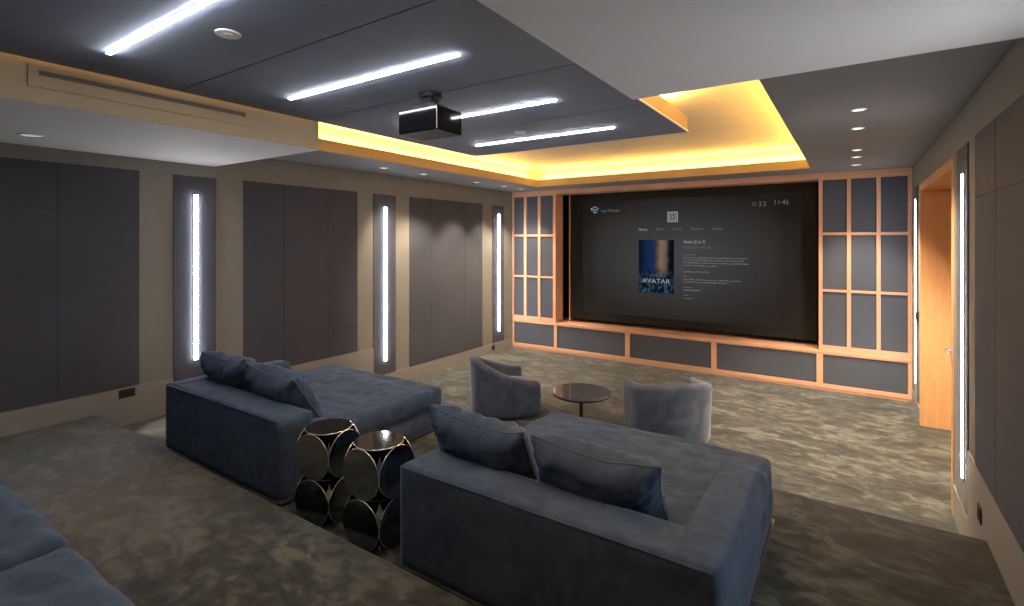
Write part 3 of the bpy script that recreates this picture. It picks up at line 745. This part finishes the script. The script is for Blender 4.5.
# ------------------------------------------------------------------ round pedestal table
t = thing('round_table', 'small round table with mirrored top between the two armchairs', 'table', (-2.06, 4.205, Z0))
bm = bmesh.new(); cyl(bm, (0, 0, 0.495), 0.268, 0.012, 64); bmesh.ops.bevel(bm, geom=[e for e in bm.edges if e.calc_face_angle(0) > 1], offset=0.003, segments=2, affect='EDGES'); link('tabletop', bm, M['tabletop'], t)
bm = bmesh.new(); cyl(bm, (0, 0, 0.482), 0.262, 0.014, 64); link('apron', bm, M['darkmetal'], t)
bm = bmesh.new(); cyl(bm, (0, 0, 0.25), 0.016, 0.47, 24); link('pole', bm, M['darkmetal'], t)
bm = bmesh.new(); cyl(bm, (0, 0, 0.008), 0.17, 0.016, 48); link('base', bm, M['darkmetal'], t)

# ------------------------------------------------------------------ mirrored disc side tables
def disc(R, th, n=56):
    bm = bmesh.new(); cyl(bm, (0, 0, 0), R, th, n); return bm
def side_table(x, y, a, rz, label, lift=0.0):
    """a = tier height = cube edge; four discs around each of two tiers plus one lying on top"""
    t = thing('disc_side_table', label, 'side table', (x, y, Z1), rz, 'mirrored side tables between the daybeds')
    R = a / 2
    tops = disc(R * 0.985, 0.008)
    bmesh.ops.translate(tops, verts=tops.verts, vec=(0, 0, 2 * a)); link('top_disc', tops, M['smoketop'], t)
    b2 = bmesh.new(); tube(b2, [(R * .985 * math.cos(2 * PI * k / 56), R * .985 * math.sin(2 * PI * k / 56), 2 * a) for k in range(56)], 0.0042, 6, True); link('top_rim', b2, M['rim'], t, True)
    for tier_ in (0, 1):
        for k in range(4):
            mt = Matrix.Rotation(PI / 2 * k, 4, 'Z') @ Matrix.Translation((R, 0, tier_ * a + R)) @ Matrix.Rotation(PI / 2, 4, 'Y')
            b1 = disc(R * 0.985, 0.008); bmesh.ops.transform(b1, matrix=mt, verts=b1.verts); dsc = link('side_disc', b1, M['smoke'], t)
            b2 = bmesh.new(); tube(b2, [mt @ Vector((R * .985 * math.cos(2 * PI * q / 56), R * .985 * math.sin(2 * PI * q / 56), 0)) for q in range(56)], 0.0034, 6, True)
            link('rim', b2, M['rim'], dsc, True)
    b1 = disc(R * 0.97, 0.006); bmesh.ops.translate(b1, verts=b1.verts, vec=(0, 0, a)); link('middle_disc', b1, M['smoke'], t)
    b1 = disc(R * 0.97, 0.006); bmesh.ops.translate(b1, verts=b1.verts, vec=(0, 0, 0.006)); link('bottom_disc', b1, M['smoke'], t)
    return t
side_table(-2.424, 1.785, 0.245, math.radians(8), 'smoked mirror disc side table touching the left daybed')
side_table(-2.02, 1.79, 0.25, math.radians(3), 'smoked mirror disc side table next to the right daybed')

# ------------------------------------------------------------------ camera
cam = bpy.data.cameras.new('camera'); co = bpy.data.objects.new('camera', cam); COL.objects.link(co)
yaw = math.atan2(341, 508.7)
co.location = (0, 0, 1.85); co.rotation_euler = (PI / 2, 0, yaw)
cam.sensor_width = 36; cam.lens = 508.7 / 1024 * 36; cam.shift_x = 0; cam.shift_y = -(303 - 240) / 1024
cam.clip_start = 0.05
S.camera = co

# ------------------------------------------------------------------ world and view
w = bpy.data.worlds.new('world'); S.world = w; w.use_nodes = True
w.node_tree.nodes['Background'].inputs['Color'].default_value = (0.02, 0.02, 0.02, 1)
S.view_settings.view_transform = 'Standard'; S.view_settings.look = 'None'; S.view_settings.gamma = 1.0
S.view_settings.use_curve_mapping = False
S.view_settings.exposure = 1.38
S.cycles.max_bounces = 8; S.cycles.diffuse_bounces = 5; S.cycles.glossy_bounces = 5
S.cycles.sample_clamp_indirect = 4.0
S.cycles.use_denoising = True
